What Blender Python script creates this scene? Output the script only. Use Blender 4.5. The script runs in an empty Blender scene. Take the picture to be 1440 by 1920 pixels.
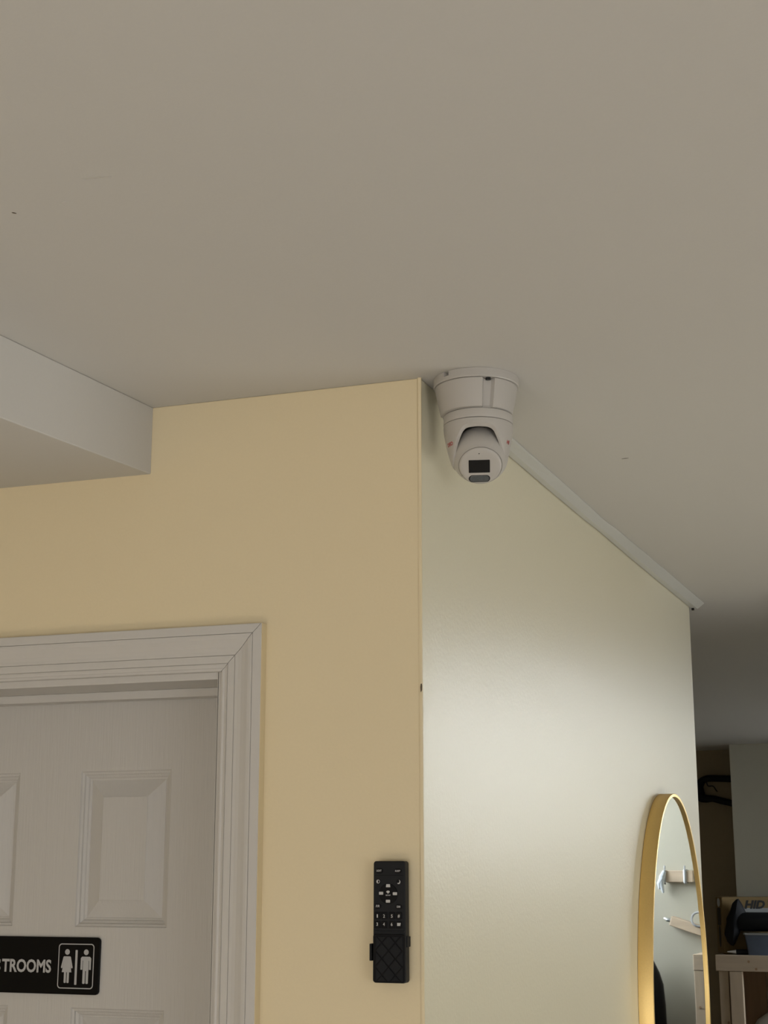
import bpy, bmesh, math, random
from math import sin, cos, radians as R, pi, sqrt
from mathutils import Vector, Matrix
random.seed(4)
SC = bpy.context.scene
COL = SC.collection
A = R(2.5)                                    # the right wall stands 2.5 degrees off square
def W(n, s, z=0.0):                           # right-wall frame (across, along, up) -> world
    return Vector((n*cos(A)+s*sin(A), -n*sin(A)+s*cos(A), z))
CEIL = 2.436

# ------------------------------------------------------------------ camera, light, exposure
cam_d = bpy.data.cameras.new('camera'); cam = bpy.data.objects.new('camera', cam_d); COL.objects.link(cam)
cam.location = (0.6205, -1.902, 1.77)
cam.rotation_euler = (R(90+13.36), 0, R(19.5))
cam_d.sensor_fit = 'HORIZONTAL'; cam_d.sensor_width = 36; cam_d.lens = 36*2841/1440
cam_d.clip_start = .02
SC.camera = cam
SC.view_settings.view_transform = 'Standard'; SC.view_settings.look = 'None'
SC.view_settings.gamma = 1; SC.view_settings.exposure = 0; SC.view_settings.use_curve_mapping = False
world = bpy.data.worlds.new('world'); SC.world = world; world.use_nodes = True
bg = world.node_tree.nodes['Background']; bg.inputs[0].default_value = (.62, .75, 1, 1); bg.inputs[1].default_value = .6

def area(name, loc, aim, sx, sy, power, col):
    l = bpy.data.lights.new(name, 'AREA'); l.shape = 'RECTANGLE'; l.size = sx; l.size_y = sy
    l.energy = power; l.color = col
    o = bpy.data.objects.new(name, l); COL.objects.link(o); o.location = loc
    o.rotation_euler = (Vector(aim)-Vector(loc)).to_track_quat('-Z', 'Y').to_euler()
    return o
HIGH = 3.0          # raised bay added to the back room, lifts its window for the wall sheen
XF = 2.1            # side wall of the back room
XR = 2.6            # side wall of the room, out of frame to the right
SB = -4.2           # wall behind the photographer
SF = 6.44           # far wall
# daylight lamps outside guessed, unseen windows, placed for the light in view
area('daylight_side', W(XR+.2, -2.6, 1.45), W(0, -2.6, 1.45), 2.2, 1.15, 27, (1, .98, .95))
area('daylight_far', W(XF+.2, 5.7, 2.32), W(0, 5.7, 1.9), 1.05, 1.05, 78, (.91, .96, 1))
area('daylight_back', W(.3, SB-.2, 1.1), W(.3, 0, 1.2), 2.4, 1.15, 24, (1, .965, .93))
sun = bpy.data.lights.new('sun', 'SUN'); sun.energy = 22; sun.angle = .009; sun.color = (1, .96, .9)
so_ = bpy.data.objects.new('sun', sun); COL.objects.link(so_); so_.location = (2, -7, 5)
so_.rotation_euler = Vector((-.28, 1, -.80)).to_track_quat('-Z', 'Y').to_euler()  # sun added behind the viewpoint; its floor patch brightens the near ceiling
area('daylight_middle', W(XR+.2, .85, .62), W(0, .85, .75), 1.5, 1.0, 27, (1, .955, .87))

# ------------------------------------------------------------------ materials
def mat(name, col, rough=.6, metal=0, spec=.5, coat=0):
    m = bpy.data.materials.new(name); m.use_nodes = True
    b = m.node_tree.nodes['Principled BSDF']
    b.inputs['Base Color'].default_value = (*col, 1); b.inputs['Roughness'].default_value = rough
    b.inputs['Metallic'].default_value = metal; b.inputs['Specular IOR Level'].default_value = spec
    b.inputs['Coat Weight'].default_value = coat
    return m
def tex(m, scale, vary=.05, bump=.1, dist=.001, stretch=(1, 1, 1), detail=4, kind='noise'):
    """procedural colour variation and relief in object space"""
    nt = m.node_tree; N, L = nt.nodes, nt.links; b = N['Principled BSDF']
    tc = N.new('ShaderNodeTexCoord'); mp = N.new('ShaderNodeMapping'); mp.inputs['Scale'].default_value = stretch
    L.new(tc.outputs['Object'], mp.inputs['Vector'])
    if kind == 'wave':
        n = N.new('ShaderNodeTexWave'); n.inputs['Distortion'].default_value = 6; n.inputs['Detail'].default_value = 3
        n.inputs['Detail Scale'].default_value = 1.2
        out = n.outputs['Fac']
    else:
        n = N.new('ShaderNodeTexNoise'); n.inputs['Detail'].default_value = detail; out = n.outputs['Fac']
    n.inputs['Scale'].default_value = scale
    L.new(mp.outputs[0], n.inputs['Vector'])
    if vary:
        r = N.new('ShaderNodeMix'); r.data_type = 'RGBA'
        c = b.inputs['Base Color'].default_value
        r.inputs[6].default_value = tuple(max(0, v*(1-vary)) for v in c[:3])+(1,)
        r.inputs[7].default_value = tuple(min(1, v*(1+vary)) for v in c[:3])+(1,)
        L.new(out, r.inputs[0]); L.new(r.outputs[2], b.inputs['Base Color'])
    if bump:
        bp = N.new('ShaderNodeBump'); bp.inputs['Strength'].default_value = bump; bp.inputs['Distance'].default_value = dist
        L.new(out, bp.inputs['Height']); L.new(bp.outputs[0], b.inputs['Normal'])
    return m
M = {}
M['cream'] = tex(mat('cream_wall_paint', (.78, .67, .45), .5, spec=.35), 260, .02, .22, .0006)
M['cream2'] = tex(mat('pale_cream_gloss_paint', (.74, .70, .535), .31, spec=.5), 150, .015, .3, .0009)
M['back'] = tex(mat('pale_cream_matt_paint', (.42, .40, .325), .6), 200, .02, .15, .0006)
M['dim'] = tex(mat('brown_wall_paint', (.30, .24, .15), .7), 60, .06, .15, .001)
M['ceil'] = tex(mat('ceiling_paint', (.60, .590, .562), .75, spec=.25), 320, .015, .2, .0005)
M['ceil_scratch'] = tex(mat('scratched_ceiling_paint', (.50, .485, .44), .8, spec=.1), 300, .05, 0)
M['white'] = tex(mat('white_trim_paint', (.575, .558, .53), .42, spec=.4), 150, .015, .06, .0004, (1, 1, .2))
M['door'] = tex(mat('white_door_paint', (.53, .515, .488), .45, spec=.4), 420, .03, .7, .0007, (1, 1, .045), 6)
M['floor'] = tex(mat('floor_boards', (.36, .32, .27), .5), 6, .15, .1, .002, (8, 1, 1))
M['gold'] = tex(mat('brushed_gold', (.90, .65, .27), .38, 1), 400, .06, .12, .0004)
M['mirror'] = tex(mat('mirror_glass', (.86, .90, .90), .012, 1), 3, .01, 0)
M['plastic'] = tex(mat('white_camera_plastic', (.50, .48, .45), .4, spec=.4), 400, .01, .05, .0003)
M['black'] = tex(mat('black_plastic', (.007, .008, .010), .5, spec=.22), 300, .1, .08, .0003)
M['blackmat'] = tex(mat('black_rubber', (.007, .008, .010), .6, spec=.22), 160, .2, .15, .0006)
M['key'] = tex(mat('black_key_rubber', (.003, .003, .004), .5, spec=.15), 160, .1, .05, .0003)
M['sign'] = tex(mat('black_acrylic', (.0015, .0015, .002), .35, spec=.12), 90, .1, .02, .0003)
M['print'] = tex(mat('pale_print', (.50, .50, .49), .6), 120, .03, 0)
M['signprint'] = tex(mat('sign_white_print', (.42, .42, .42), .55), 120, .03, 0)
M['red'] = tex(mat('red_print', (.42, .03, .03), .5), 200, .05, 0)
M['glass'] = tex(mat('dark_lens_glass', (.010, .011, .012), .12, spec=.6), 60, .1, 0)
M['lamp'] = tex(mat('grey_lamp_lens', (.10, .11, .115), .2, spec=.6), 300, .25, .2, .0006)
M['race'] = tex(mat('white_raceway_plastic', (.60, .61, .58), .40, spec=.5), 100, .01, .04, .0003)
M['lumber'] = tex(mat('pine_lumber', (.50, .40, .29), .7), 9, .16, .12, .001, (6, 6, .6), 5)
M['lumberx'] = tex(mat('pine_lumber_long', (.49, .39, .285), .7), 9, .16, .12, .001, (.6, 6, 6), 5)
M['ply'] = tex(mat('brown_board', (.34, .22, .13), .75), 8, .25, .12, .001, (6, 6, .6), 5)
M['card'] = tex(mat('brown_cardboard', (.19, .125, .048), .8), 40, .08, .08, .001)
M['ink'] = tex(mat('black_ink', (.012, .012, .012), .7), 40, .1, 0)
M['palebag'] = tex(mat('pale_plastic_sheet', (.55, .60, .64), .3), 60, .2, .5, .004)
M['tub'] = tex(mat('translucent_blue_plastic', (.10, .13, .19), .3), 14, .25, .05, .001)
M['tublip'] = tex(mat('clear_plastic_rim', (.28, .29, .29), .35), 40, .05, 0)
M['steel'] = tex(mat('zinc_steel', (.6, .62, .64), .28, 1), 80, .1, .1, .0005)
M['grey'] = tex(mat('grey_tape', (.30, .31, .32), .5), 100, .1, .1, .0005)
M['chip'] = tex(mat('dark_chip', (.09, .07, .045), .8), 300, .2, .3, .001)
M['frame'] = tex(mat('white_window_frame', (.75, .75, .74), .4), 100, .02, 0)
M['sand'] = tex(mat('white_sack', (.62, .60, .57), .7), 30, .05, .3, .004)

# ------------------------------------------------------------------ mesh helpers
class MB:
    def __init__(s): s.v = []; s.f = []
    def add(s, vs, fs):
        b = len(s.v); s.v += [tuple(v) for v in vs]; s.f += [tuple(i+b for i in f) for f in fs]; return s
    def box(s, x0, x1, y0, y1, z0, z1):
        vs = [(x, y, z) for z in (z0, z1) for y in (y0, y1) for x in (x0, x1)]
        return s.add(vs, [(0, 2, 3, 1), (4, 5, 7, 6), (0, 1, 5, 4), (2, 6, 7, 3), (0, 4, 6, 2), (1, 3, 7, 5)])
    def grid(s, rows, closed=False, cap=False):
        """rows of points, quads between; closed joins the ends of each row"""
        m = len(rows[0]); b = []
        vs = [p for r in rows for p in r]
        for i in range(len(rows)-1):
            for j in range(m if closed else m-1):
                k = (j+1) % m
                b.append((i*m+j, i*m+k, (i+1)*m+k, (i+1)*m+j))
        if cap:
            b.append(tuple(range(m))[::-1]); b.append(tuple((len(rows)-1)*m+j for j in range(m)))
        return s.add(vs, b)
    def prism(s, poly, f0, f1):
        """poly of 2-D points, f0 and f1 turn (a,b) into the two end points"""
        n = len(poly)
        vs = [f0(*p) for p in poly]+[f1(*p) for p in poly]
        return s.add(vs, [tuple(range(n))[::-1], tuple(range(n, 2*n))]+[(i, (i+1) % n, n+(i+1) % n, n+i) for i in range(n)])
    def lathe(s, prof, seg=64, cx=0, cy=0):
        rows = [[(cx+r*cos(2*pi*k/seg), cy+r*sin(2*pi*k/seg), z) for k in range(seg)] for r, z in prof]
        return s.grid(rows, True, True)
    def tube(s, path, rad, seg=10, closed=False):
        path = [Vector(p) for p in path]; n = len(path)
        if not isinstance(rad, (list, tuple)): rad = [rad]*n
        rows = []; up = None
        for i, p in enumerate(path):
            t = (path[min(i+1, n-1)]-path[max(i-1, 0)]).normalized()
            if up is None:
                up = t.orthogonal().normalized()
            up = (up-t*up.dot(t)).normalized(); sd = t.cross(up)
            rows.append([p+up*(rad[i]*cos(2*pi*k/seg))+sd*(rad[i]*sin(2*pi*k/seg)) for k in range(seg)])
        return s.grid(rows, True, True)
    def build(s, name, m, parent=None, loc=(0, 0, 0), rz=0, smooth=False, bevel=0, seg=2):
        me = bpy.data.meshes.new(name)
        me.from_pydata(s.v, [], s.f)
        bm = bmesh.new(); bm.from_mesh(me)
        bmesh.ops.remove_doubles(bm, verts=bm.verts, dist=1e-6)
        bmesh.ops.recalc_face_normals(bm, faces=bm.faces)
        bm.to_mesh(me); bm.free()
        me.materials.append(M[m])
        o = bpy.data.objects.new(name, me); COL.objects.link(o)
        o.location = loc; o.rotation_euler = (0, 0, rz)
        if parent: o.parent = parent
        if bevel:
            b = o.modifiers.new('bevel', 'BEVEL'); b.width = bevel; b.segments = seg; b.limit_method = 'ANGLE'; b.angle_limit = R(35)
        if smooth:
            me.polygons.foreach_set('use_smooth', [True]*len(me.polygons))
            try: me.set_sharp_from_angle(angle=R(32))
            except Exception: pass
        return o
def empty(name, loc, rz, label, cat, group=None):
    o = bpy.data.objects.new(name, None); COL.objects.link(o); o.location = loc; o.rotation_euler = (0, 0, rz)
    o.empty_display_size = .05
    return tag(o, label, cat, group)
def tag(o, label, cat=None, group=None):
    o['label'] = label
    if cat: o['category'] = cat
    if group: o['group'] = group
    return o
def struct(o, label=None):
    o['kind'] = 'structure'
    if label: o['label'] = label
    return o
def rrect(x0, x1, z0, z1, r, k=5):
    pts = []
    for cx, cz, a0 in ((x1-r, z1-r, 0), (x0+r, z1-r, 90), (x0+r, z0+r, 180), (x1-r, z0+r, 270)):
        for i in range(k+1):
            a = R(a0+90*i/k); pts.append((cx+r*cos(a), cz+r*sin(a)))
    return pts
def plate(mb, poly, y0, y1):                  # outline in x,z pushed along y
    return mb.prism(poly, lambda a, b: (a, y0, b), lambda a, b: (a, y1, b))
def text_mesh(body, fit_w=None, fit_h=None, depth=.0003, shear=0, offset=0):
    """flat lettering as (verts, faces): x to the right from 0, y up from the baseline"""
    c = bpy.data.curves.new('letters', 'FONT'); c.body = body; c.size = 1; c.extrude = 0; c.resolution_u = 3; c.shear = shear; c.offset = offset
    o = bpy.data.objects.new('letters', c); COL.objects.link(o)
    dg = bpy.context.evaluated_depsgraph_get(); me = o.evaluated_get(dg).to_mesh()
    vs = [v.co.copy() for v in me.vertices]; fs = [tuple(p.vertices) for p in me.polygons]
    o.evaluated_get(dg).to_mesh_clear()
    bpy.data.objects.remove(o); bpy.data.curves.remove(c)
    x0 = min(v.x for v in vs); x1 = max(v.x for v in vs); y0 = min(v.y for v in vs); y1 = max(v.y for v in vs)
    sx = fit_w/(x1-x0) if fit_w else None; sy = fit_h/(y1-y0) if fit_h else None
    sx = sx or sy; sy = sy or sx
    return [((v.x-x0)*sx, (v.y-y0)*sy) for v in vs], fs
def letters(name, body, m, parent, x, y, z, w=None, h=None, centre=True, shear=0, offset=0, loc=(0, 0, 0)):
    vs, fs = text_mesh(body, w, h, shear=shear, offset=offset)
    ww = max(v[0] for v in vs); hh = max(v[1] for v in vs)
    ox = x-ww/2 if centre else x; oz = z-hh/2 if centre else z
    return MB().add([(ox+a, y, oz+b) for a, b in vs], fs).build(name, m, parent, loc)

# ------------------------------------------------------------------ the setting
TH = .115
# wall_left with its door opening: outline in x,z extruded back
DX0, DX1, DZ = -.967, -.293, 2.034
JT = .014
poly = [(-2.2, 0), (DX0-JT, 0), (DX0-JT, DZ+JT), (DX1+JT, DZ+JT), (DX1+JT, 0), (-.0004, 0), (-.0004, CEIL), (-2.2, CEIL)]
struct(plate(MB(), poly, 0, TH).build('wall_left', 'cream', bevel=.0015), 'cream painted wall around the white door')
mb = MB()                                     # right wall with a slightly uneven plastered corner edge
zs = [CEIL*i/40 for i in range(41)]
mb.box(-TH, 0, .0006, 1.93, 0, CEIL)
wr = struct(mb.build('wall_right', 'cream2', rz=-A, bevel=.002), 'pale glossy cream wall carrying the oval mirror')
# corner bead: thin uneven ridge of old paint down the outside corner
rows = []
random.seed(2)
for i in range(90):
    z = CEIL*i/89
    d = .0011+.0007*random.random()+(.0022*max(0, 1-(CEIL-z)/.16))*(.6+.6*random.random())
    rows.append([W(-.004, -.0008, z), W(-.002, -.0004-d*.8, z), W(d*.7, -.0002-d*.55, z), W(d*.55, .002, z), W(-.001, .006, z)])
bead = MB().grid(rows).build('corner_bead', 'cream', wr, smooth=True)
bead.matrix_parent_inverse = wr.matrix_basis.inverted()
ch = MB().add([W(-.0006, -.0027, 2.000), W(.0012, -.0026, 2.003), W(.0012, -.0018, 2.009), W(.0008, -.0024, 2.012), W(-.0006, -.0027, 2.011), W(-.0012, -.0027, 2.007)],
     [(0, 1, 2, 3, 4, 5)]).build('paint_chip', 'chip', wr)
ch.matrix_parent_inverse = wr.matrix_basis.inverted()
cl = struct(MB().box(-4.2, XR+.1, SB-.1, 1.98, CEIL, CEIL+.1).box(-4.2, 1.0, 1.98, 8.2, CEIL, CEIL+.1).box(.9, 1.0, 1.98, SF+.12, CEIL+.1, HIGH).box(.9, XF+.3, 1.9, SF+.2, HIGH, HIGH+.1).build('ceiling', 'ceil', rz=-A), 'plain pale ceiling')  # the higher boxes form the added, unseen bay
def scuff(n, s, ln, ang, wd, m):
    d = Vector((cos(ang), sin(ang), 0)); q = Vector((-sin(ang), cos(ang), 0)); c = Vector((n, s, CEIL-.0004))
    pts = [c+d*(ln*(t-.5))+q*(wd*sin(t*pi)*sg) for sg, ts in ((1, (0, .25, .5, .75, 1)), (-1, (.75, .5, .25))) for t in ts]
    MB().prism([(p.x, p.y) for p in pts], lambda a, b: (a, b, CEIL-.0005), lambda a, b: (a, b, CEIL+.001)).build('scuff', m, cl)
scuff(-.138, -.666, .0075, .1, .0011, 'white'); scuff(-.200, -.664, .005, .9, .0009, 'chip')
scuff(.1665, .520, .012, -.1, .0008, 'chip'); scuff(-.075, -.703, .03, .22, .0005, 'ceil_scratch')
struct(MB().box(-4.2, XR+.1, SB-.1, 8.2, -.1, 0).build('floor', 'floor', rz=-A), 'floor of the room, below the frame')
# soffit box along the left side of the ceiling
s0 = Vector((-.4139, .0006, 0)); dr = Vector((-.1023, -.9948, 0))
mb = MB(); rows = []
for t, zb in ((0, 2.3345), (.34, 2.328), (1.2, 2.326), (3.6, 2.325)):
    p = s0+dr*t
    rows.append([(p.x, p.y, CEIL-.0002), (p.x, p.y, zb), (p.x-1.3, p.y, zb+.001), (p.x-1.3, p.y, CEIL-.0002)])
mb.grid(rows, True, True)
struct(mb.build('soffit', 'ceil', bevel=.0015), 'boxed pale soffit running toward the wall above the door')
# the rest of the room, outside the frame: closes the space, openings and blockers placed for the light
struct(MB().box(-2.3, -2.2, -4.5, .115, 0, CEIL).build('wall_side', 'cream'), 'side wall outside the frame')
def windowed(name, m, a0, a1, wins, put, label, CEIL=CEIL):
    """wall slab in (along, z) with window openings, as one mesh"""
    mb = MB(); cur = a0
    for w0, w1, z0, z1 in wins:
        mb.box(*put(cur, w0), 0, CEIL); mb.box(*put(w0, w1), 0, z0); mb.box(*put(w0, w1), z1, CEIL); cur = w1
    mb.box(*put(cur, a1), 0, CEIL)
    return struct(mb.build(name, m, rz=-A), label)
sideput = lambda a, b: (XR, XR+.12, a, b)
backput = lambda a, b: (a, b, SB-.12, SB)
WSIDE = [(-3.7, -1.5, .9, 2.05), (.1, 1.6, .1, 1.15)]
WFAR = [(5.12, 6.3, 1.75, 2.88)]
WBACK = [(-.9, 1.5, .5, 1.7)]
farput = lambda a, b: (XF, XF+.12, a, b)
windowed('wall_window_side', 'back', SB, 1.99, WSIDE, sideput, 'window wall outside the frame to the right')
windowed('wall_window_far', 'back', 1.99, 7.4, WFAR, farput, 'window wall of the back room, outside the frame', HIGH)
windowed('wall_back', 'cream', -2.4, XR, WBACK, backput, 'wall behind the viewpoint, outside the frame')
k = 0
for w0, w1, z0, z1, put in [(*w, sideput) for w in WSIDE]+[(*w, farput) for w in WFAR]+[(*w, backput) for w in WBACK]:
    k += 1; mb = MB(); mid = (w0+w1)/2
    def bar(a, b, c, d):
        x0, x1, y0, y1 = put(a, b); cx = (x0+x1)/2; cy = (y0+y1)/2
        if put is not backput: mb.box(cx-.025, cx+.025, a, b, c, d)
        else: mb.box(a, b, cy-.025, cy+.025, c, d)
    bar(w0, w1, z0, z0+.05); bar(w0, w1, z1-.05, z1); bar(w0, w0+.05, z0+.05, z1-.05); bar(w1-.05, w1, z0+.05, z1-.05); bar(mid-.02, mid+.02, z0+.05, z1-.05)
    struct(mb.build('window_%d' % k, 'frame', rz=-A), 'white window frame outside the view')
struct(MB().box(-3.2, -.7+.045, SF, SF+.12, 0, .01).build('trim_4', 'white', rz=-A), 'threshold of the recess behind the shelf')
struct(MB().box(-.655, XF, SF, SF+.12, 0, CEIL).box(1.0, XF, SF, SF+.12, CEIL, HIGH).build('wall_far', 'back', rz=-A), 'pale far wall behind the wooden shelf')
struct(MB().box(-3.2, -.655, SF+.36, SF+.48, 0, CEIL).build('wall_recess', 'dim', rz=-A), 'dark brown wall set back in the far recess')
struct(MB().box(-.655, -.555, SF+.12, SF+.36, 0, CEIL).build('wall_recess_side', 'dim', rz=-A), 'side of the far recess')
struct(MB().box(-3.3, -3.2, 1.9, SF+.48, 0, CEIL).build('wall_back_room', 'dim', rz=-A), 'left side of the back room, hidden')
struct(MB().box(-3.2, -TH, 1.82, 1.93, 0, CEIL).build('wall_inner', 'cream', rz=-A), 'back of the closet, hidden')
struct(MB().box(.58, .66, 6.08, SF-.0005, 1.395, CEIL-.0002).build('wall_shade_stub', 'back', rz=-A), 'added wing panel above the shelf, outside the frame, blocking far window light')  # unseen panel added to shade the left part of the far wall
# header added just outside the frame on the right to shade the back ceiling
struct(MB().box(.31, .80, 1.86, 1.98, 2.35, CEIL-.0002).build('trim_shade_header', 'back', rz=-A, bevel=.002), 'added header outside the frame, shading the back room ceiling')
struct(MB().box(.80, XR, 1.86, 1.98, 0, CEIL-.0002).box(.9, XF+.1, 1.86, 1.98, CEIL+.1, HIGH).build('wall_shade_partition', 'back', rz=-A, bevel=.002), 'added partition outside the frame, keeping near window light off the back room')  # unseen partition added to block window light between the rooms

# ------------------------------------------------------------------ door, jamb, casing
YD = .118
def door_slab():
    X0, X1 = -.963, -.297
    xs = [(-.833, -.6825), (-.5765, -.426)]
    zs_ = [(.22, .80), (.93, 1.5785), (1.6915, 1.9165)]
    prof = [(0, 0), (.0015, .0020), (.0045, .0032), (.0055, .0056), (.009, .0076), (.0105, .0098), (.0125, .0104), (.0135, .0114), (.0375, .0018), (.0385, .0010)]
    mb = MB(); F = YD
    # face split into a lattice of cells; panel cells get the moulded profile
    gx = sorted({X0, X1, *[a for p in xs for a in p]}); gz = sorted({.01, 2.03, *[a for p in zs_ for a in p]})
    for i in range(len(gx)-1):
        for j in range(len(gz)-1):
            a, b, c, d = gx[i], gx[i+1], gz[j], gz[j+1]
            if (a, b) in xs and (c, d) in zs_:
                rows = [[(a+o, F+e, c+o), (b-o, F+e, c+o), (b-o, F+e, d-o), (a+o, F+e, d-o)] for o, e in prof]
                mb.grid(rows, True); n = len(mb.v); mb.f.append((n-4, n-3, n-2, n-1))
            else:
                mb.add([(a, F, c), (b, F, c), (b, F, d), (a, F, d)], [(0, 1, 2, 3)])
    rows = [[(X0, y, .01), (X1, y, .01), (X1, y, 2.03), (X0, y, 2.03)] for y in (F, F+.035)]
    mb.grid(rows, True); n = len(mb.v); mb.f.append((n-4, n-3, n-2, n-1))
    return mb
door = struct(door_slab().build('door_1', 'door'), 'white moulded six panel restroom door with wood grain')
hg = MB().tube([(-.300, YD-.006, 1.75), (-.300, YD-.006, 1.84)], .005)
jm = MB()
for a, b in ((DX0-JT+.0003, DX0+.004), (DX1-.004, DX1+JT-.0003)): jm.box(a, b, -.0002, TH+.04, 0, DZ+JT-.0003)
jm.box(DX0+.004, DX1-.004, -.0002, TH+.04, DZ-.004, DZ+JT-.0003)
jamb = struct(jm.build('trim_3', 'white', bevel=.0008), 'white door jamb')
st = MB().box(DX0+.004, DX1-.004, .083, .1165, DZ-.0155, DZ-.004)
st.box(DX1-.015, DX1-.004, .083, .1165, 0, DZ-.0155); st.box(DX0+.004, DX0+.015, .083, .1165, 0, DZ-.0155)
st.build('stop', 'white', jamb, bevel=.001)
# casing profile: (distance from the opening edge, thickness)
CW = .063
cp = [(0, 0), (0, .0078), (.0010, .0090), (.0030, .0094), (.0050, .0088), (.0072, .0092), (.0098, .0106), (.0103, .0094), (.0108, .0108),
      (.0208, .0114), (.0212, .0098), (.0217, .0114), (.0265, .0115), (.0320, .0124), (.0380, .0146), (.0430, .0168), (.0470, .0176), (.0496, .0177), (.0500, .0160), (.0505, .0178), (.0622, .0178), (CW, .0170), (CW, 0)]
ex = DX1+.0045; ez = DZ+.0055; exl = DX0-.0045
def sweep(pts):                               # pts: function(d) -> start and end (x,z) on the mitre lines
    rows = []
    for d, t in cp:
        (x0, z0), (x1, z1) = pts(d); rows.append([(x0, -t, z0), (x1, -t, z1)])
    mb = MB(); mb.grid(rows)
    n = len(cp); mb.f.append(tuple(2*i for i in range(n))); mb.f.append(tuple(2*i+1 for i in range(n))[::-1]); mb.f.append((0, 1, 2*n-1, 2*n-2))
    return mb
g = .00025
struct(sweep(lambda d: ((exl-d, ez+d+g), (ex+d-g, ez+d+g))).build('trim_1', 'white'), 'white moulded head casing over the door')
tc_ = struct(sweep(lambda d: ((ex+d+g, 0), (ex+d+g, ez+d-g))).build('trim_2', 'white'), 'white moulded side casing right of the door')
struct(sweep(lambda d: ((exl-d, 0), (exl-d, ez+d-g))).build('trim_6', 'white'), 'white moulded side casing left of the door')
# wall paint that was brushed over the outer edge of the casing
MB().box(ex+CW, ex+CW+.0006, -.0165, 0, 0, ez+CW).build('painted_edge', 'cream', tc_)

# ------------------------------------------------------------------ restroom sign
sx1, sx0, sz0, sz1 = -.5305, -.7665, 1.597, 1.677
sign = empty('restroom_sign', (-.648, YD, 1.597), 0, 'black rectangular restrooms sign with white lettering on the door', 'sign')
def S(mb, name, m, **k): return mb.build(name, m, sign, (.648, -YD, -1.597), **k)
S(plate(MB(), rrect(sx0, sx1, sz0, sz1, .0055), YD-.0042, YD-.0002), 'plate', 'sign', bevel=.0005)
yf = YD-.0044
vs, fs = text_mesh('TROOMS', .0837, .0188, offset=.03); va, fa = text_mesh('RES', .0385, .0188, offset=.03)
S(MB().add([(-.6936+a, yf, 1.6262+b) for a, b in vs], fs).add([(-.7343+a, yf, 1.6262+b) for a, b in va], fa), 'lettering', 'signprint')
o_, i_ = rrect(-.5985, -.5394, 1.605, 1.668, .005), rrect(-.5971, -.5408, 1.6064, 1.6666, .004)
mb = MB(); n = len(o_)
mb.add([(a, yf, b) for a, b in o_]+[(a, yf, b) for a, b in i_], [(i, (i+1) % n, n+(i+1) % n, n+i) for i in range(n)])
S(mb, 'border', 'signprint')
def fig(cx, shapes):
    mb = MB()
    for p in shapes: mb.add([(cx+a, yf, b) for a, b in p], [tuple(range(len(p)))])
    return mb
def circ(x, z, r, rz=None): return [(x+r*cos(2*pi*k/20), z+(rz or r)*sin(2*pi*k/20)) for k in range(20)]
# woman
zt = 1.6500
wom = [circ(0, 1.6562, .0040)]
wom.append([(-.0052, zt), (.0052, zt), (.0062, zt-.001), (.0098, 1.6345), (.0088, 1.6332), (.0072, 1.6338), (.0048, 1.6455), (.0080, 1.6278), (-.0080, 1.6278), (-.0048, 1.6455), (-.0072, 1.6338), (-.0088, 1.6332), (-.0098, 1.6345), (-.0062, zt-.001)])
wom += [[(-.0042, 1.628), (-.0006, 1.628), (-.0006, 1.6135), (-.0014, 1.6128), (-.0034, 1.6128), (-.0042, 1.6135)], [(.0006, 1.628), (.0042, 1.628), (.0042, 1.6135), (.0034, 1.6128), (.0014, 1.6128), (.0006, 1.6135)]]
S(fig(-.5838, wom), 'woman_symbol', 'signprint')
man = [circ(0, 1.6562, .0040)]
man.append([(-.0065, zt), (.0065, zt), (.0086, zt-.0022), (.0086, 1.6318), (.0054, 1.6318), (.0054, 1.6445), (.0047, 1.6445), (.0047, 1.630), (-.0047, 1.630), (-.0047, 1.6445), (-.0054, 1.6445), (-.0054, 1.6318), (-.0086, 1.6318), (-.0086, zt-.0022)])
man += [[(-.0047, 1.6302), (-.0006, 1.6302), (-.0006, 1.613), (-.0014, 1.6122), (-.0039, 1.6122), (-.0047, 1.613)], [(.0006, 1.6302), (.0047, 1.6302), (.0047, 1.613), (.0039, 1.6122), (.0014, 1.6122), (.0006, 1.613)]]
S(fig(-.5525, man), 'man_symbol', 'signprint')
S(fig(-.5685, [rrect(-.0018, .0018, 1.6105, 1.6592, .0008, 2)]), 'divider', 'signprint')

# ------------------------------------------------------------------ remote control on the wall
RX, RZ = -.0403, 1.7085
# the holder is a separate cradle screwed to the wall
hold = empty('remote_holder', (RX, 0, RZ-.075), 0, 'thin black wall cradle with side tabs gripping the remote', 'holder')
ho = lambda mb, nm, m, **k: mb.build(nm, m, hold, (0, 0, .075), **k)
ho(MB().box(-.019, .019, -.0035, -.0003, -.070, .02), 'back_plate', 'blackmat', bevel=.0008)
ho(MB().box(-.0265, -.0232, -.0170, -.0003, -.0485, -.0275), 'side_tab', 'blackmat', bevel=.0006)
ho(MB().box(.0222, .0240, -.0150, -.0060, -.0315, -.0180), 'side_tab', 'blackmat', bevel=.0006)
ho(MB().box(-.0265, -.018, -.0035, -.0003, -.0485, -.0275), 'tab_arm', 'blackmat'); ho(MB().box(.018, .0232, -.0062, -.0003, -.0310, -.0185), 'tab_arm', 'blackmat')
rem = empty('remote_control', (RX+.0011, -.004, RZ-.075), 0, 'black remote control with grey legends hanging on the cream wall', 'remote control')
ro = lambda mb, nm, m, **k: mb.build(nm, m, rem, (0, 0, .075), **k)
def taper(poly): return [(a*(1+.012*(-b/.075)), b) for a, b in poly]
body = taper(rrect(-.0217, .0217, -.075, .075, .0035))
ro(plate(MB(), body, -.0150, 0), 'body', 'black', bevel=.0012)
u = lambda px: (px-478)/6.857/1463            # photograph zoom units -> metres on the remote's face
RYF = -.0158
def fz(py): return .075-(py-170)/(1742-170)*.150
def fx(px, py): return (px-(479-(py-170)*.011))*.0435/418
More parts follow.
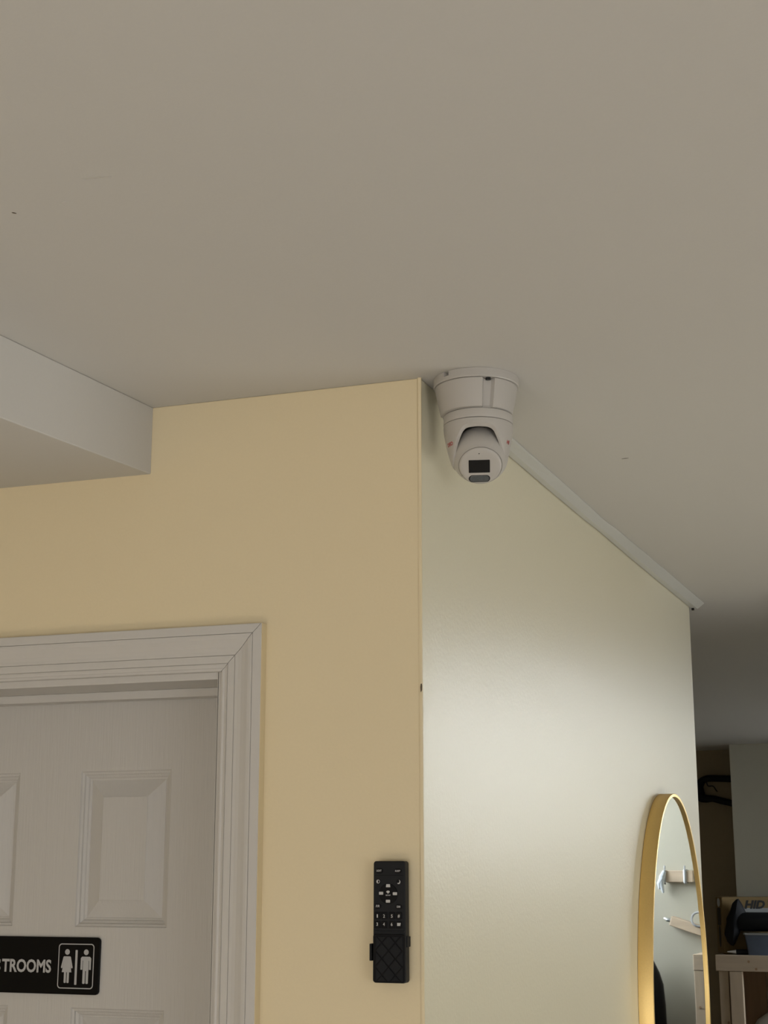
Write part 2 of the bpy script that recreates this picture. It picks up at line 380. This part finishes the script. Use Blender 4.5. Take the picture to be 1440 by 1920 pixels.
def key(px, py, w, h, rr, nm='key'):
    x, z = fx(px, py), fz(py)
    return ro(plate(MB(), [(x+a, z+b) for a, b in rrect(-w/2, w/2, -h/2, h/2, rr, 4)], -.0161, -.0148), nm, 'key', bevel=.0004)
def legend(txt, px, py, w, h, parent=None, shear=0):
    x, z = fx(px, py), fz(py)
    vs, fs = text_mesh(txt, w, h, shear=shear, offset=.02)
    ro(MB().add([(x-w/2+a, -.01625, z-h/2+b) for a, b in vs], fs), 'legend', 'print')
def mark(polys, nm='legend'):
    mb = MB()
    for p in polys: mb.add([(a, -.01625, b) for a, b in p], [tuple(range(len(p)))])
    ro(mb, nm, 'print')
# thin groove line under the top keys and step above the slide cover
ro(plate(MB(), rrect(-.0195, .0195, fz(357)-.0003, fz(357)+.0003, .0002, 1), -.01515, -.0148), 'groove', 'key')
key(350, 297, .0098, .0062, .0028); key(592, 300, .0098, .0062, .0028)
legend('LIGHT', 348, 296, .0068, .0026); legend('SLEEP', 590, 299, .0072, .0022, shear=.2)
key(335, 438, .0066, .0066, .0033); key(600, 443, .0066, .0066, .0033)
x, z = fx(335, 438), fz(438)
o1 = circ(x, z, .0024); i1 = circ(x+.0002, z, .0016)
mb = MB().add([(a, -.01625, b) for a, b in o1+i1], [(i, (i+1) % 20, 20+(i+1) % 20, 20+i) for i in range(20)])
mb.add([(a, -.01625, b) for a, b in rrect(x-.0013, x-.0002, z-.0012, z+.0012, .0002, 1)], [tuple(range(8))]); ro(mb, 'legend', 'print')
x, z = fx(602, 443), fz(443)
cres = [(x+.0024*cos(R(a)), z+.0026*sin(R(a))) for a in range(-120, 81, 20)]+[(x-.0010+.0022*cos(R(a)), z+.0008+.0022*sin(R(a))) for a in range(60, -121, -20)]
mark([cres]); 
x, z = fx(463, 598), fz(598)
ro(plate(MB(), [(x+a, z+b) for a, b in circ(0, 0, .0126)], -.0160, -.0148), 'direction_pad', 'key', bevel=.0005)
ro(plate(MB(), [(x+a, z+b) for a, b in circ(0, 0, .0048)], -.01615, -.0148), 'centre_key', 'key', bevel=.0004)
mark([[(fx(465, 492)+a, fz(492)+b) for a, b in [(-.0030, -.0019), (.0030, -.0019), (.0025, .0019), (-.0025, .0019)]]])
for px, py in ((373, 590), (552, 595), (461, 693)): mark([[(fx(px, py)+a, fz(py)+b) for a, b in rrect(-.0029, .0029, -.0018, .0018, .0006, 2)]])
fan = [(fx(463, 575)+.0032*sin(R(a)), fz(592)+.0035*cos(R(a))) for a in range(-55, 56, 10)]+[(fx(463, 575), fz(600)+.0004)]
mark([fan]); legend('SETUP', 463, 616, .0066, .0017)
key(327, 760, .0082, .0060, .0027); key(597, 764, .0082, .0060, .0027)
legend('F/R', 326, 757, .0052, .0030, shear=.2); legend('DIM', 597, 764, .0046, .0026)
for r_, (py, row) in enumerate(((885, '125#'), (991, '346'))):
    for c_, chx in enumerate(row):
        px = (320, 407, 508, 598)[c_]-3*r_
        key(px, py+(-6 if r_ == 0 else 8), .0078, .0088, .0012)
        legend(chx, px, py, .0028 if chx == '#' else (.0016 if chx == '1' else .0023), .0041)
key(597, 999, .0078, .0088, .0012); mark([[(fx(598, 992)+a, fz(992)+b) for a, b in [(-.0024, -.0018), (.0018, -.0018), (.0026, .0019), (-.0024, .0019)]]])
for c_ in (363, 457, 553): ro(plate(MB(), rrect(fx(c_, 940)-.00025, fx(c_, 940)+.00025, fz(1050), fz(845), .0002, 1), -.01535, -.0148), 'ridge', 'black')
# slide cover with quilted diamond tiles
cz0, cz1 = fz(1735), fz(1118)
ro(plate(MB(), taper([(a, b) for a, b in rrect(-.0212, .0212, cz0, cz1, .003, 4)]), -.0168, -.0148), 'slide_cover', 'key', bevel=.0006)
ro(MB().box(-.0205, .0205, -.0163, -.0148, fz(1095), fz(1075)), 'cover_lip', 'black', bevel=.0004)
def clip(poly, x0, x1, z0, z1):
    for ax, lim, sg in ((0, x0, 1), (0, x1, -1), (1, z0, 1), (1, z1, -1)):
        out = []
        for i in range(len(poly)):
            p, q = poly[i], poly[(i+1) % len(poly)]
            ip, iq = (p[ax]-lim)*sg >= 0, (q[ax]-lim)*sg >= 0
            if ip: out.append(p)
            if ip != iq:
                t = (lim-p[ax])/(q[ax]-p[ax]); out.append((p[0]+t*(q[0]-p[0]), p[1]+t*(q[1]-p[1])))
        poly = out
        if len(poly) < 3: return []
    return poly
D = .0197; cx0, cz00 = fx(555, 1225), fz(1225)      # a crossing of two seams
for i in range(-4, 5):
    for j in range(-6, 7):
        c = (cx0+(i-j)*D/2*.92+0, cz00+(i+j)*D/2+D/2)
        h = D/2-.0010
        p = clip([(c[0]+h*.92, c[1]), (c[0], c[1]+h), (c[0]-h*.92, c[1]), (c[0], c[1]-h)], -.0172, .0188, cz0+.002, cz1-.003)
        if len(p) > 2:
            ar = abs(sum(p[k][0]*p[(k+1) % len(p)][1]-p[(k+1) % len(p)][0]*p[k][1] for k in range(len(p))))/2
            if ar > 6e-6: ro(plate(MB(), p, -.0178, -.0166), 'tile', 'blackmat', bevel=.0004)

# ------------------------------------------------------------------ security camera
cc = W(.0680, .0405, CEIL)
sec = empty('security_camera', cc, R(15.8), 'white turret security camera mounted on the ceiling above the corner', 'camera')
def P(r, az, z): return (r*sin(az), -r*cos(az), z)      # az 0 faces the viewer, z below the ceiling
NS = 240
AZ = [2*pi*k/NS-pi for k in range(NS)]
def dist_az(a, b): return abs((a-b+pi) % (2*pi)-pi)
def flange_r(az, top):
    return .049 if top and dist_az(az, R(-43)) < R(4.0) else .0594
rows = [[P(flange_r(a, 1), a, z) for a in AZ] for z in (-.0003, -.0066)]
rows += [[P(.0594, a, -.0068) for a in AZ], [P(.0594, a, -.0112) for a in AZ], [P(.0586, a, -.0124) for a in AZ], [P(.0550, a, -.0126) for a in AZ]]
MB().grid(rows, True, True).build('flange', 'plastic', sec, smooth=True)
GR = [R(18), R(138), R(-102)]
def body_r(t, az):                            # t 0 at the flange, 1 at the foot
    r = .0572-.0012*t-.0064*t**1.15
    for gaz in GR:
        d = dist_az(az, gaz)/R(7.6)
        if d < 1.12: r -= .0066*min(1, max(0, (1.12-d)/.2))*(.75+.25*cos(d*1.3))
    return r
rows = [[P(body_r(t, a)-(.0012 if t == 0 else 0), a, -.0128-.0388*max(0, t)) for a in AZ] for t in [0, .02]+[i/10 for i in range(1, 11)]]
rows.append([P(body_r(1, a)-.002, a, -.0524) for a in AZ])
MB().grid(rows, True, True).build('base_body', 'plastic', sec, smooth=True)
mb = MB(); c0 = P(.0535, GR[0], -.0160)
mb.prism([(c0[0]+.0036*cos(t*pi/6), c0[1]+.0026*sin(t*pi/6)) for t in range(12)], lambda a, b: (a, b, -.0162), lambda a, b: (a, b, -.0120)); mb.build('dark_hole', 'glass', sec)  # dark disc, coloured as the shade inside the mounting hole
MB().lathe([(.0440, -.0500), (.0445, -.0528), (.0470, -.0536), (.0478, -.0544), (.0482, -.0655), (.0478, -.0663), (.0460, -.0666)], 96, .0022).build('collar', 'plastic', sec, smooth=True)
zt_ = -.0671
tab = [(0, -.0752), (15, -.0757), (23, -.0772), (29, -.0806), (34, -.0862), (47, -.1010), (60, -.1130), (75, -.1225), (90, -.1250), (181, -.1250)]
def zlow(az):
    a = abs(math.degrees(az))
    for (a0, z0), (a1, z1) in zip(tab, tab[1:]):
        if a <= a1:
            t = (a-a0)/(a1-a0); return z0+(z1-z0)*t
    return tab[-1][1]
zl = [zlow(a) for a in AZ]
for _ in range(3): zl = [(zl[i-1]+2*zl[i]+zl[(i+1) % NS])/4 for i in range(NS)]
HX = .0022
def hood_r(z):
    t = (z-zt_)/(-.1250-zt_)
    return .0483-.0036*t-.0085*t**2.0
rows = []
outer = []; inner = []
for k in range(15):
    t = k/14
    outer.append([P(hood_r(zt_+(zl[i]-zt_)*t)-(.0007 if k == 14 else 0)-(.0006 if k == 0 else 0), a, zt_+(zl[i]-zt_)*t) for i, a in enumerate(AZ)])
    inner.append([P(hood_r(zt_+(zl[i]-zt_)*t)-.0030-.0022*max(0, cos(a))**2*t, a, zt_+(zl[i]-.0036*max(0, cos(a))**2-zt_)*t) for i, a in enumerate(AZ)])
MB().grid([[(x+HX, y, z) for x, y, z in r] for r in outer+inner[::-1]], True).build('hood', 'plastic', sec, smooth=True)
# red lettering wrapped on the hood
def wrap(body, az0, w, h, zc, end=False):
    vs, fs = text_mesh(body, w, h, offset=.03)
    r0 = hood_r(zc)
    mb = MB(); pts = []
    for a, b in vs:
        z = zc-h/2+b; az = az0+(a-(w if end else 0))/r0
        q_ = P(hood_r(z)+.0003, az, z); pts.append((q_[0]+HX, q_[1], q_[2]))
    return mb.add(pts, fs)
wrap('DEO', R(-52), .0150, .0052, -.0975, True).build('lettering', 'red', sec)
wrap('HI', R(60), .0068, .0052, -.0955).build('lettering', 'red', sec)
# eyeball
BC = Vector((.0038, .0005, -.1078)); BR = .0392
el = R(-47); nrm = Vector((.02, -cos(el), sin(el))).normalized(); ux = Vector((1, 0, 0)); ux = (ux-nrm*ux.dot(nrm)).normalized(); uy = nrm.cross(ux)
def ball(prof, m, name, seg=96):
    rows = [[BC+nrm*h+ux*(r*cos(2*pi*k/seg))+uy*(r*sin(2*pi*k/seg)) for k in range(seg)] for r, h in prof]
    return MB().grid(rows, True, True).build(name, m, sec, smooth=True)
fr = .0290; fh = sqrt(BR**2-fr**2)
prof = [(BR*sin(R(t)), -BR*cos(R(t))) for t in range(3, 127, 4)]+[(fr+.0008, fh-.0001), (fr+.0005, fh-.0012)]
eye = ball(prof, 'plastic', 'eyeball')
fp = ball([(fr-.002, fh-.002), (fr, fh-.0012), (fr, fh+.0008), (fr-.0008, fh+.0020), (fr-.003, fh+.0030), (fr-.007, fh+.0034), (fr-.014, fh+.0036), (.002, fh+.0036)], 'plastic', 'face_plate')
def facept(x, y, h): return BC+nrm*(fh+h)+ux*x+uy*y
def faceprism(poly, h0, h1): return MB().prism(poly, lambda a, b: facept(a, b, h0), lambda a, b: facept(a, b, h1))
faceprism(rrect(-.0160, .0128, -.0092, .0110, .0007, 2), .001, .0040).build('lens_window', 'glass', sec)
faceprism(circ(-.0016, .0012, .0048), .0038, .0043).build('lens', 'glass', sec, smooth=True)
faceprism(rrect(-.0162, .0130, -.0248, -.0132, .0056, 6), .0005, .0037).build('lamp_window', 'blackmat', sec, bevel=.0004)
faceprism(rrect(-.0150, .0118, -.0239, -.0141, .0048, 6), .0030, .0041).build('lamp_lens', 'lamp', sec, bevel=.0006)
faceprism(circ(-.0016, .0210, .0007), .001, .0038).build('microphone_hole', 'glass', sec)

# ------------------------------------------------------------------ cable raceway along the top of the right wall
pts = [(.10, .030, .0055), (.33, .0305, .0060), (.45, .0300, .0070), (.62, .0290, .0085), (.78, .0282, .0095), (.90, .0258, .0098), (.97, .0256, .0086), (1.05, .0286, .0090), (1.25, .0305, .0110), (1.55, .0320, .0120), (1.80, .0325, .0120), (1.958, .0330, .0125)]
rows = []
for s, w, h in pts:
    zc = CEIL-.0004
    b0 = .0012
    rows.append([(b0, s, zc), (b0, s, zc-h-.001), (b0+.0012, s, zc-h-.002), (w*.46, s, zc-h-.002), (w*.50, s, zc-h-.0014), (w*.94, s, zc-.0030), (w, s, zc-.0016), (w, s, zc)])
ra = MB().grid(rows, True, True).build('cable_raceway', 'race', rz=-A)
tag(ra, 'narrow white plastic cable raceway running from the camera along the ceiling edge', 'cable raceway')
MB().box(.004, .010, 1.938, 1.946, CEIL-.020, CEIL-.012).build('dark_hole', 'glass', ra)  # dark block in place of the shaded hole at the raceway end

# ------------------------------------------------------------------ oval mirror on the right wall
MC, MZ, MA, MBZ, MD = 1.495, 1.500, .300, .4365, .0305
mir = empty('oval_mirror', W(0, MC, MZ-MBZ), -A, 'oval mirror with deep brushed gold frame on the glossy wall', 'mirror')
NE = 160
def ell(n, inset): return [(n, (MA-inset)*cos(2*pi*k/NE), MBZ+(MBZ-inset)*sin(2*pi*k/NE)) for k in range(NE)]
prof = [(.0006, 0), (MD-.0012, 0), (MD-.0003, .0004), (MD, .0012), (MD, .0062), (MD-.0006, .0070), (.022, .0070), (.0006, .0070)]
MB().grid([ell(a, b) for a, b in prof]+[ell(*prof[0])], True).build('frame', 'gold', mir, smooth=True)
mb = MB(); mb.prism([(p[1], p[2]) for p in ell(0, .0066)], lambda a, b: (.0225, a, b), lambda a, b: (.0252, a, b)); mb.build('glass', 'mirror', mir)
mb = MB(); mb.prism([(p[1], p[2]) for p in ell(0, .0068)], lambda a, b: (.004, a, b), lambda a, b: (.0220, a, b)); mb.build('backing', 'blackmat', mir)

# ------------------------------------------------------------------ back room: wooden shelf unit
SH = SF-.35
shelf = empty('wooden_shelf', W(.075, SH+.175, 0), -A, 'rough pine shelf unit standing against the far wall', 'shelf')
so = lambda mb, nm, m, **k: mb.build(nm, m, shelf, (-.075, -(SH+.175), 0), **k)
n0, n1, zt = -.722, .884, 1.365
so(MB().box(n0, n1, SH, SH+.038, zt-.078, zt), 'front_rail', 'lumberx', bevel=.003)
so(MB().box(n0, n1, SH+.30, SH+.338, zt-.078, zt-.001), 'back_rail', 'lumberx', bevel=.003)
for i in range(3): so(MB().box(n0+.002, n1-.002, SH+.040+i*.087, SH+.124+i*.087, zt-.020, zt-.001), 'top_board', 'lumberx', bevel=.002)
for a, b, dy in ((n0+.012, n0+.060, .012), (n0+.066, n0+.131, .002), (n1-.062, n1-.002, .002), (n1-.118, n1-.072, .014), (.04, .105, .002)):
    so(MB().box(a, b, SH+dy, SH+dy+.036, 0, zt-.0785), 'leg', 'lumber', bevel=.003)
for a in (n0+.012, n1-.062): so(MB().box(a, a+.06, SH+.30, SH+.338, 0, zt-.079), 'leg', 'lumber', bevel=.003)
so(MB().box(n0+.01, n1-.01, SH+.04, SH+.30, .735, .753), 'lower_board', 'lumberx', bevel=.002)
so(MB().box(n0+.132, n1-.12, SH+.002, SH+.038, .66, .735), 'lower_rail', 'lumberx', bevel=.003)
xb = n0+.0
while xb < n1-.02:
    wb = min(.196, n1-xb); so(MB().box(xb+.0015, xb+wb-.0015, SH+.339+random.random()*.003, SH+.3475, .02, zt-.004), 'back_board', 'ply', bevel=.002); xb += wb
for q, (a, z) in enumerate(((n0+.05, 1.04), (n0+.20, 1.30), (n0+.165, 1.335), (.858, 1.11))):
    so(MB().lathe([(.006, 0), (.005, .0006)], 10).__class__().prism(circ(a, z, .006), lambda x_, z_: (x_, SH-.0006, z_), lambda x_, z_: (x_, SH+.003, z_)) if q else
       MB().prism(circ(a, z, .006, .008), lambda x_, z_: (x_, SH+.0112, z_), lambda x_, z_: (x_, SH+.014, z_)), 'knot', 'ply')
# carton on the shelf, turned a little
cb = empty('cardboard_carton', W(-.690, SH+.072, zt), -A+R(20), 'brown cardboard carton with black print on top of the wooden shelf', 'box')
cbo = lambda mb, nm, m, **k: mb.build(nm, m, cb, **k)
HC = .280
cbo(MB().box(0, .33, 0, .165, .0005, HC), 'body', 'card', bevel=.006, seg=3)
def front(poly): return MB().prism(poly, lambda a, b: (a, -.0008, b), lambda a, b: (a, .002, b))
def side(poly): return MB().prism(poly, lambda a, b: (-.0008, a, b), lambda a, b: (.002, a, b))
vs, fs = text_mesh('HID', .105, .042, shear=.25, offset=.05)
cbo(MB().add([(.115+a, -.001, .222+b) for a, b in vs], fs), 'lettering', 'ink')
cbo(front(rrect(.105, .325, .200, .226, .002, 1)), 'white_band', 'tublip')
for zz in (.240, .256): cbo(front(rrect(.235, .325, zz, zz+.006, .001, 1)), 'printed_line', 'ink')
cbo(side(rrect(.035, .120, .140, .225, .003, 2)), 'printed_panel', 'ink')
vs, fs = text_mesh('XXXX', .075, .020)
cbo(MB().add([(-.0011, .090-b, .146+a) for a, b in vs], fs), 'vertical_lettering', 'card')
cbo(side([(.075+.028*sin(2*pi*k/20), .085+.056*cos(2*pi*k/20)) for k in range(20)]), 'printed_leaf', 'ink')
cbo(side(circ(.08, .252, .040, .022)), 'pale_spot', 'palebag')
# translucent tub in front of the carton and a black tool lying on it
tb = empty('plastic_tub', W(-.470, SH+.058, zt), -A, 'bluish translucent plastic tub on the wooden shelf in front of the carton', 'tub')
pr = []
def tubring(z, gx, gy): return [(a, b, z) for a, b in rrect(-.105-gx, .105+gx, -.045-gy, .045+gy, .012, 4)]
MB().grid([tubring(.0006, -.014, -.008), tubring(.104, 0, 0), tubring(.104, -.003, -.003), tubring(.006, -.017, -.011)], True, True).build('bin', 'tub', tb, smooth=True)
MB().grid([tubring(.098, .001, .001), tubring(.098, .006, .004), tubring(.107, .006, .004), tubring(.107, -.002, -.002), tubring(.1045, -.002, -.002)], True).build('rim', 'tublip', tb)
tl = empty('black_tool', W(-.63, SH+.052, zt+.155), -A, 'black tool with broad lens shaped head lying across the plastic tub', 'tool')
rows = []
for x, r in ((-.034, .020), (-.030, .060), (-.018, .095), (0, .112), (.012, .116), (.024, .100), (.036, .074), (.046, .052)):
    rows.append([(x+.018*sin(2*pi*k/40)*(1 if r > .05 else 0), .040*(r/.116)*cos(2*pi*k/40), .002+r*sin(2*pi*k/40)) for k in range(40)])
MB().grid(rows, True, True).build('head', 'blackmat', tl, smooth=True)
MB().grid([[(x, .042*cos(2*pi*k/32)*f_, .005+.047*sin(2*pi*k/32)*f_) for k in range(32)] for x, f_ in ((.03, .9), (.045, 1), (.20, 1), (.27, .98), (.29, .8))], True, True).build('handle', 'blackmat', tl, smooth=True)
kn = empty('paint_brush', W(-.665, SH+.035, zt), -A+R(4), 'small brush with pale bristles and black handle on the shelf edge', 'brush')
MB().grid([[(x, .010*w_*cos(2*pi*k/12), .014+.012*h_*sin(2*pi*k/12)) for k in range(12)] for x, w_, h_ in ((0, .6, .25), (.02, 1, .5), (.046, 1, .9))], True, True).build('bristles', 'sand', kn, smooth=True)
MB().grid([[(x, .010*w_*cos(2*pi*k/12), .014+.013*h_*sin(2*pi*k/12)) for k in range(12)] for x, w_, h_ in ((.044, 1, 1), (.07, 1, 1), (.10, .8, 1), (.118, .5, .7))], True, True).build('handle', 'blackmat', kn, smooth=True)
# white sack on the lower board
sk = MB(); rows = []
for i in range(9):
    t = i/8; z = .7535+.335*t
    f_ = [.90, 1, 1.03, 1.04, 1.03, 1.0, .94, .82, .50][i]
    rows.append([(-.405+.185*f_*cos(2*pi*k/36)*(1+.04*sin(5*2*pi*k/36+i)), SH+.165+.105*f_*sin(2*pi*k/36)*(1+.03*cos(4*2*pi*k/36+i)), z) for k in range(36)])
sko = sk.grid(rows, True, True).build('white_sack', 'sand', rz=-A, smooth=True)
tag(sko, 'white filled sack on the lower board of the wooden shelf', 'sack')

# black hose bracket on the recess wall
hs = SF+.345
hp = [(-.70, hs-.012, 2.272), (-.76, hs-.012, 2.276), (-.83, hs-.012, 2.278), (-.865, hs-.012, 2.268), (-.885, hs-.012, 2.240), (-.888, hs-.012, 2.205), (-.880, hs-.012, 2.178), (-.855, hs-.012, 2.168), (-.81, hs-.012, 2.166), (-.76, hs-.012, 2.152), (-.70, hs-.012, 2.138)]
def smooth_path(p, k=5):
    out = []
    for i in range(len(p)-1):
        p0, p1, p2, p3 = [Vector(p[max(0, min(len(p)-1, i+d))]) for d in (-1, 0, 1, 2)]
        for j in range(k):
            t = j/k; out.append(.5*((2*p1)+(p2-p0)*t+(2*p0-5*p1+4*p2-p3)*t*t+(3*p1-p0-3*p2+p3)*t**3))
    return out+[Vector(p[-1])]
hpp = smooth_path(hp)
hose = MB().tube(hpp, [.0185+.012*max(0, 1-abs(i/len(hpp)-.52)/.25) for i in range(len(hpp))], 14).build('black_hose', 'blackmat', rz=-A, smooth=True)
tag(hose, 'thick black hose looped on the dark recess wall beside the mirror wall edge', 'hose')
MB().tube(smooth_path([(-.845, hs-.010, 2.264), (-.838, hs-.010, 2.238), (-.81, hs-.010, 2.236), (-.795, hs-.010, 2.215), (-.787, hs-.010, 2.205)]), .003).build('wire_hook', 'blackmat', hose, smooth=True)

# ------------------------------------------------------------------ far wall seen in the mirror
y1 = SF-.001
b1 = empty('wooden_block', W(1.0, SF, 1.714), -A, 'short level wooden block tied to the far wall, reflected in the mirror', 'wooden block')
bo = lambda mb, nm, m, **k: mb.build(nm, m, b1, (-1.0, -SF, -1.714), **k)
bo(MB().box(.925, 1.078, y1-.036, y1, 1.716, 1.777), 'timber', 'lumberx', bevel=.003)
bo(MB().box(.957, .975, y1-.040, y1-.0005, 1.711, 1.782), 'strap', 'steel', bevel=.003)
for x_ in (.966, 1.073): bo(MB().tube([(x_+.004, y1-.020, 1.708), (x_, y1-.042, 1.712), (x_, y1-.042, 1.778), (x_+.004, y1-.02, 1.80)], .0045), 'tie', 'grey')
for sg in (0, 1):
    bo(MB().tube([(1.075, y1-.040, 1.774), (1.088, y1-.045, 1.745-.01*sg), (1.094+.01*sg, y1-.042, 1.71), (1.085+.02*sg, y1-.040, 1.66+.02*sg)], [.010, .016, .014, .005]), 'plastic_scrap', 'palebag', smooth=True)
b2 = empty('wooden_peg', W(.975, SF, 1.46), -A, 'tilted wooden peg below the level block, reflected in the mirror', 'wooden peg')
po = lambda mb, nm, m, **k: mb.build(nm, m, b2, (-.975, -SF, -1.46), **k)
mb = MB(); p0, p1 = Vector((1.052, y1-.026, 1.519)), Vector((.880, y1-.026, 1.464))
d = (p1-p0).normalized(); q = Vector((-d.z, 0, d.x))
mb.grid([[p+q*a*(-1)+Vector((0, b, 0)) for a, b in ((.025, -.028), (.025, .0255), (-.025, .0255), (-.025, -.028))] for p in (p0, p1)], True, True)
po(mb, 'timber', 'lumberx', bevel=.004)
po(MB().tube([p0+Vector((-.002, -.004, 0)), p0+Vector((.020, -.006, .004)), p0+Vector((.036, 0, .012))], [.012, .010, .006]), 'metal_tip', 'steel', smooth=True)
tr = empty('tape_ring', W(.905, SF-.0475, 1.493), -A, 'grey ring of tape hanging on the tilted wooden peg', 'tape')
MB().tube([(.036*cos(2*pi*k/28)-.004, -.011+.004*sin(2*pi*k/14), .034+.036*sin(2*pi*k/28)) for k in range(29)], .006, 10).build('ring', 'grey', tr, smooth=True)
# black bag standing on the floor by the far wall
rows = []
for z, hw, dp in ((.0005, .13, .10), (.03, .14, .12), (.5, .145, .13), (.95, .140, .12), (1.10, .137, .115), (1.20, .130, .10), (1.26, .112, .085), (1.31, .088, .07), (1.36, .060, .05), (1.40, .035, .03), (1.415, .012, .01)):
    rows.append([(1.210+hw*cos(2*pi*k/40), SF-.16+dp*sin(2*pi*k/40), z) for k in range(40)])
bb = MB().grid(rows, True, True).build('black_bag', 'blackmat', rz=-A, smooth=True)
tag(bb, 'tall black bag standing by the far wall, reflected at the mirror left edge', 'bag')
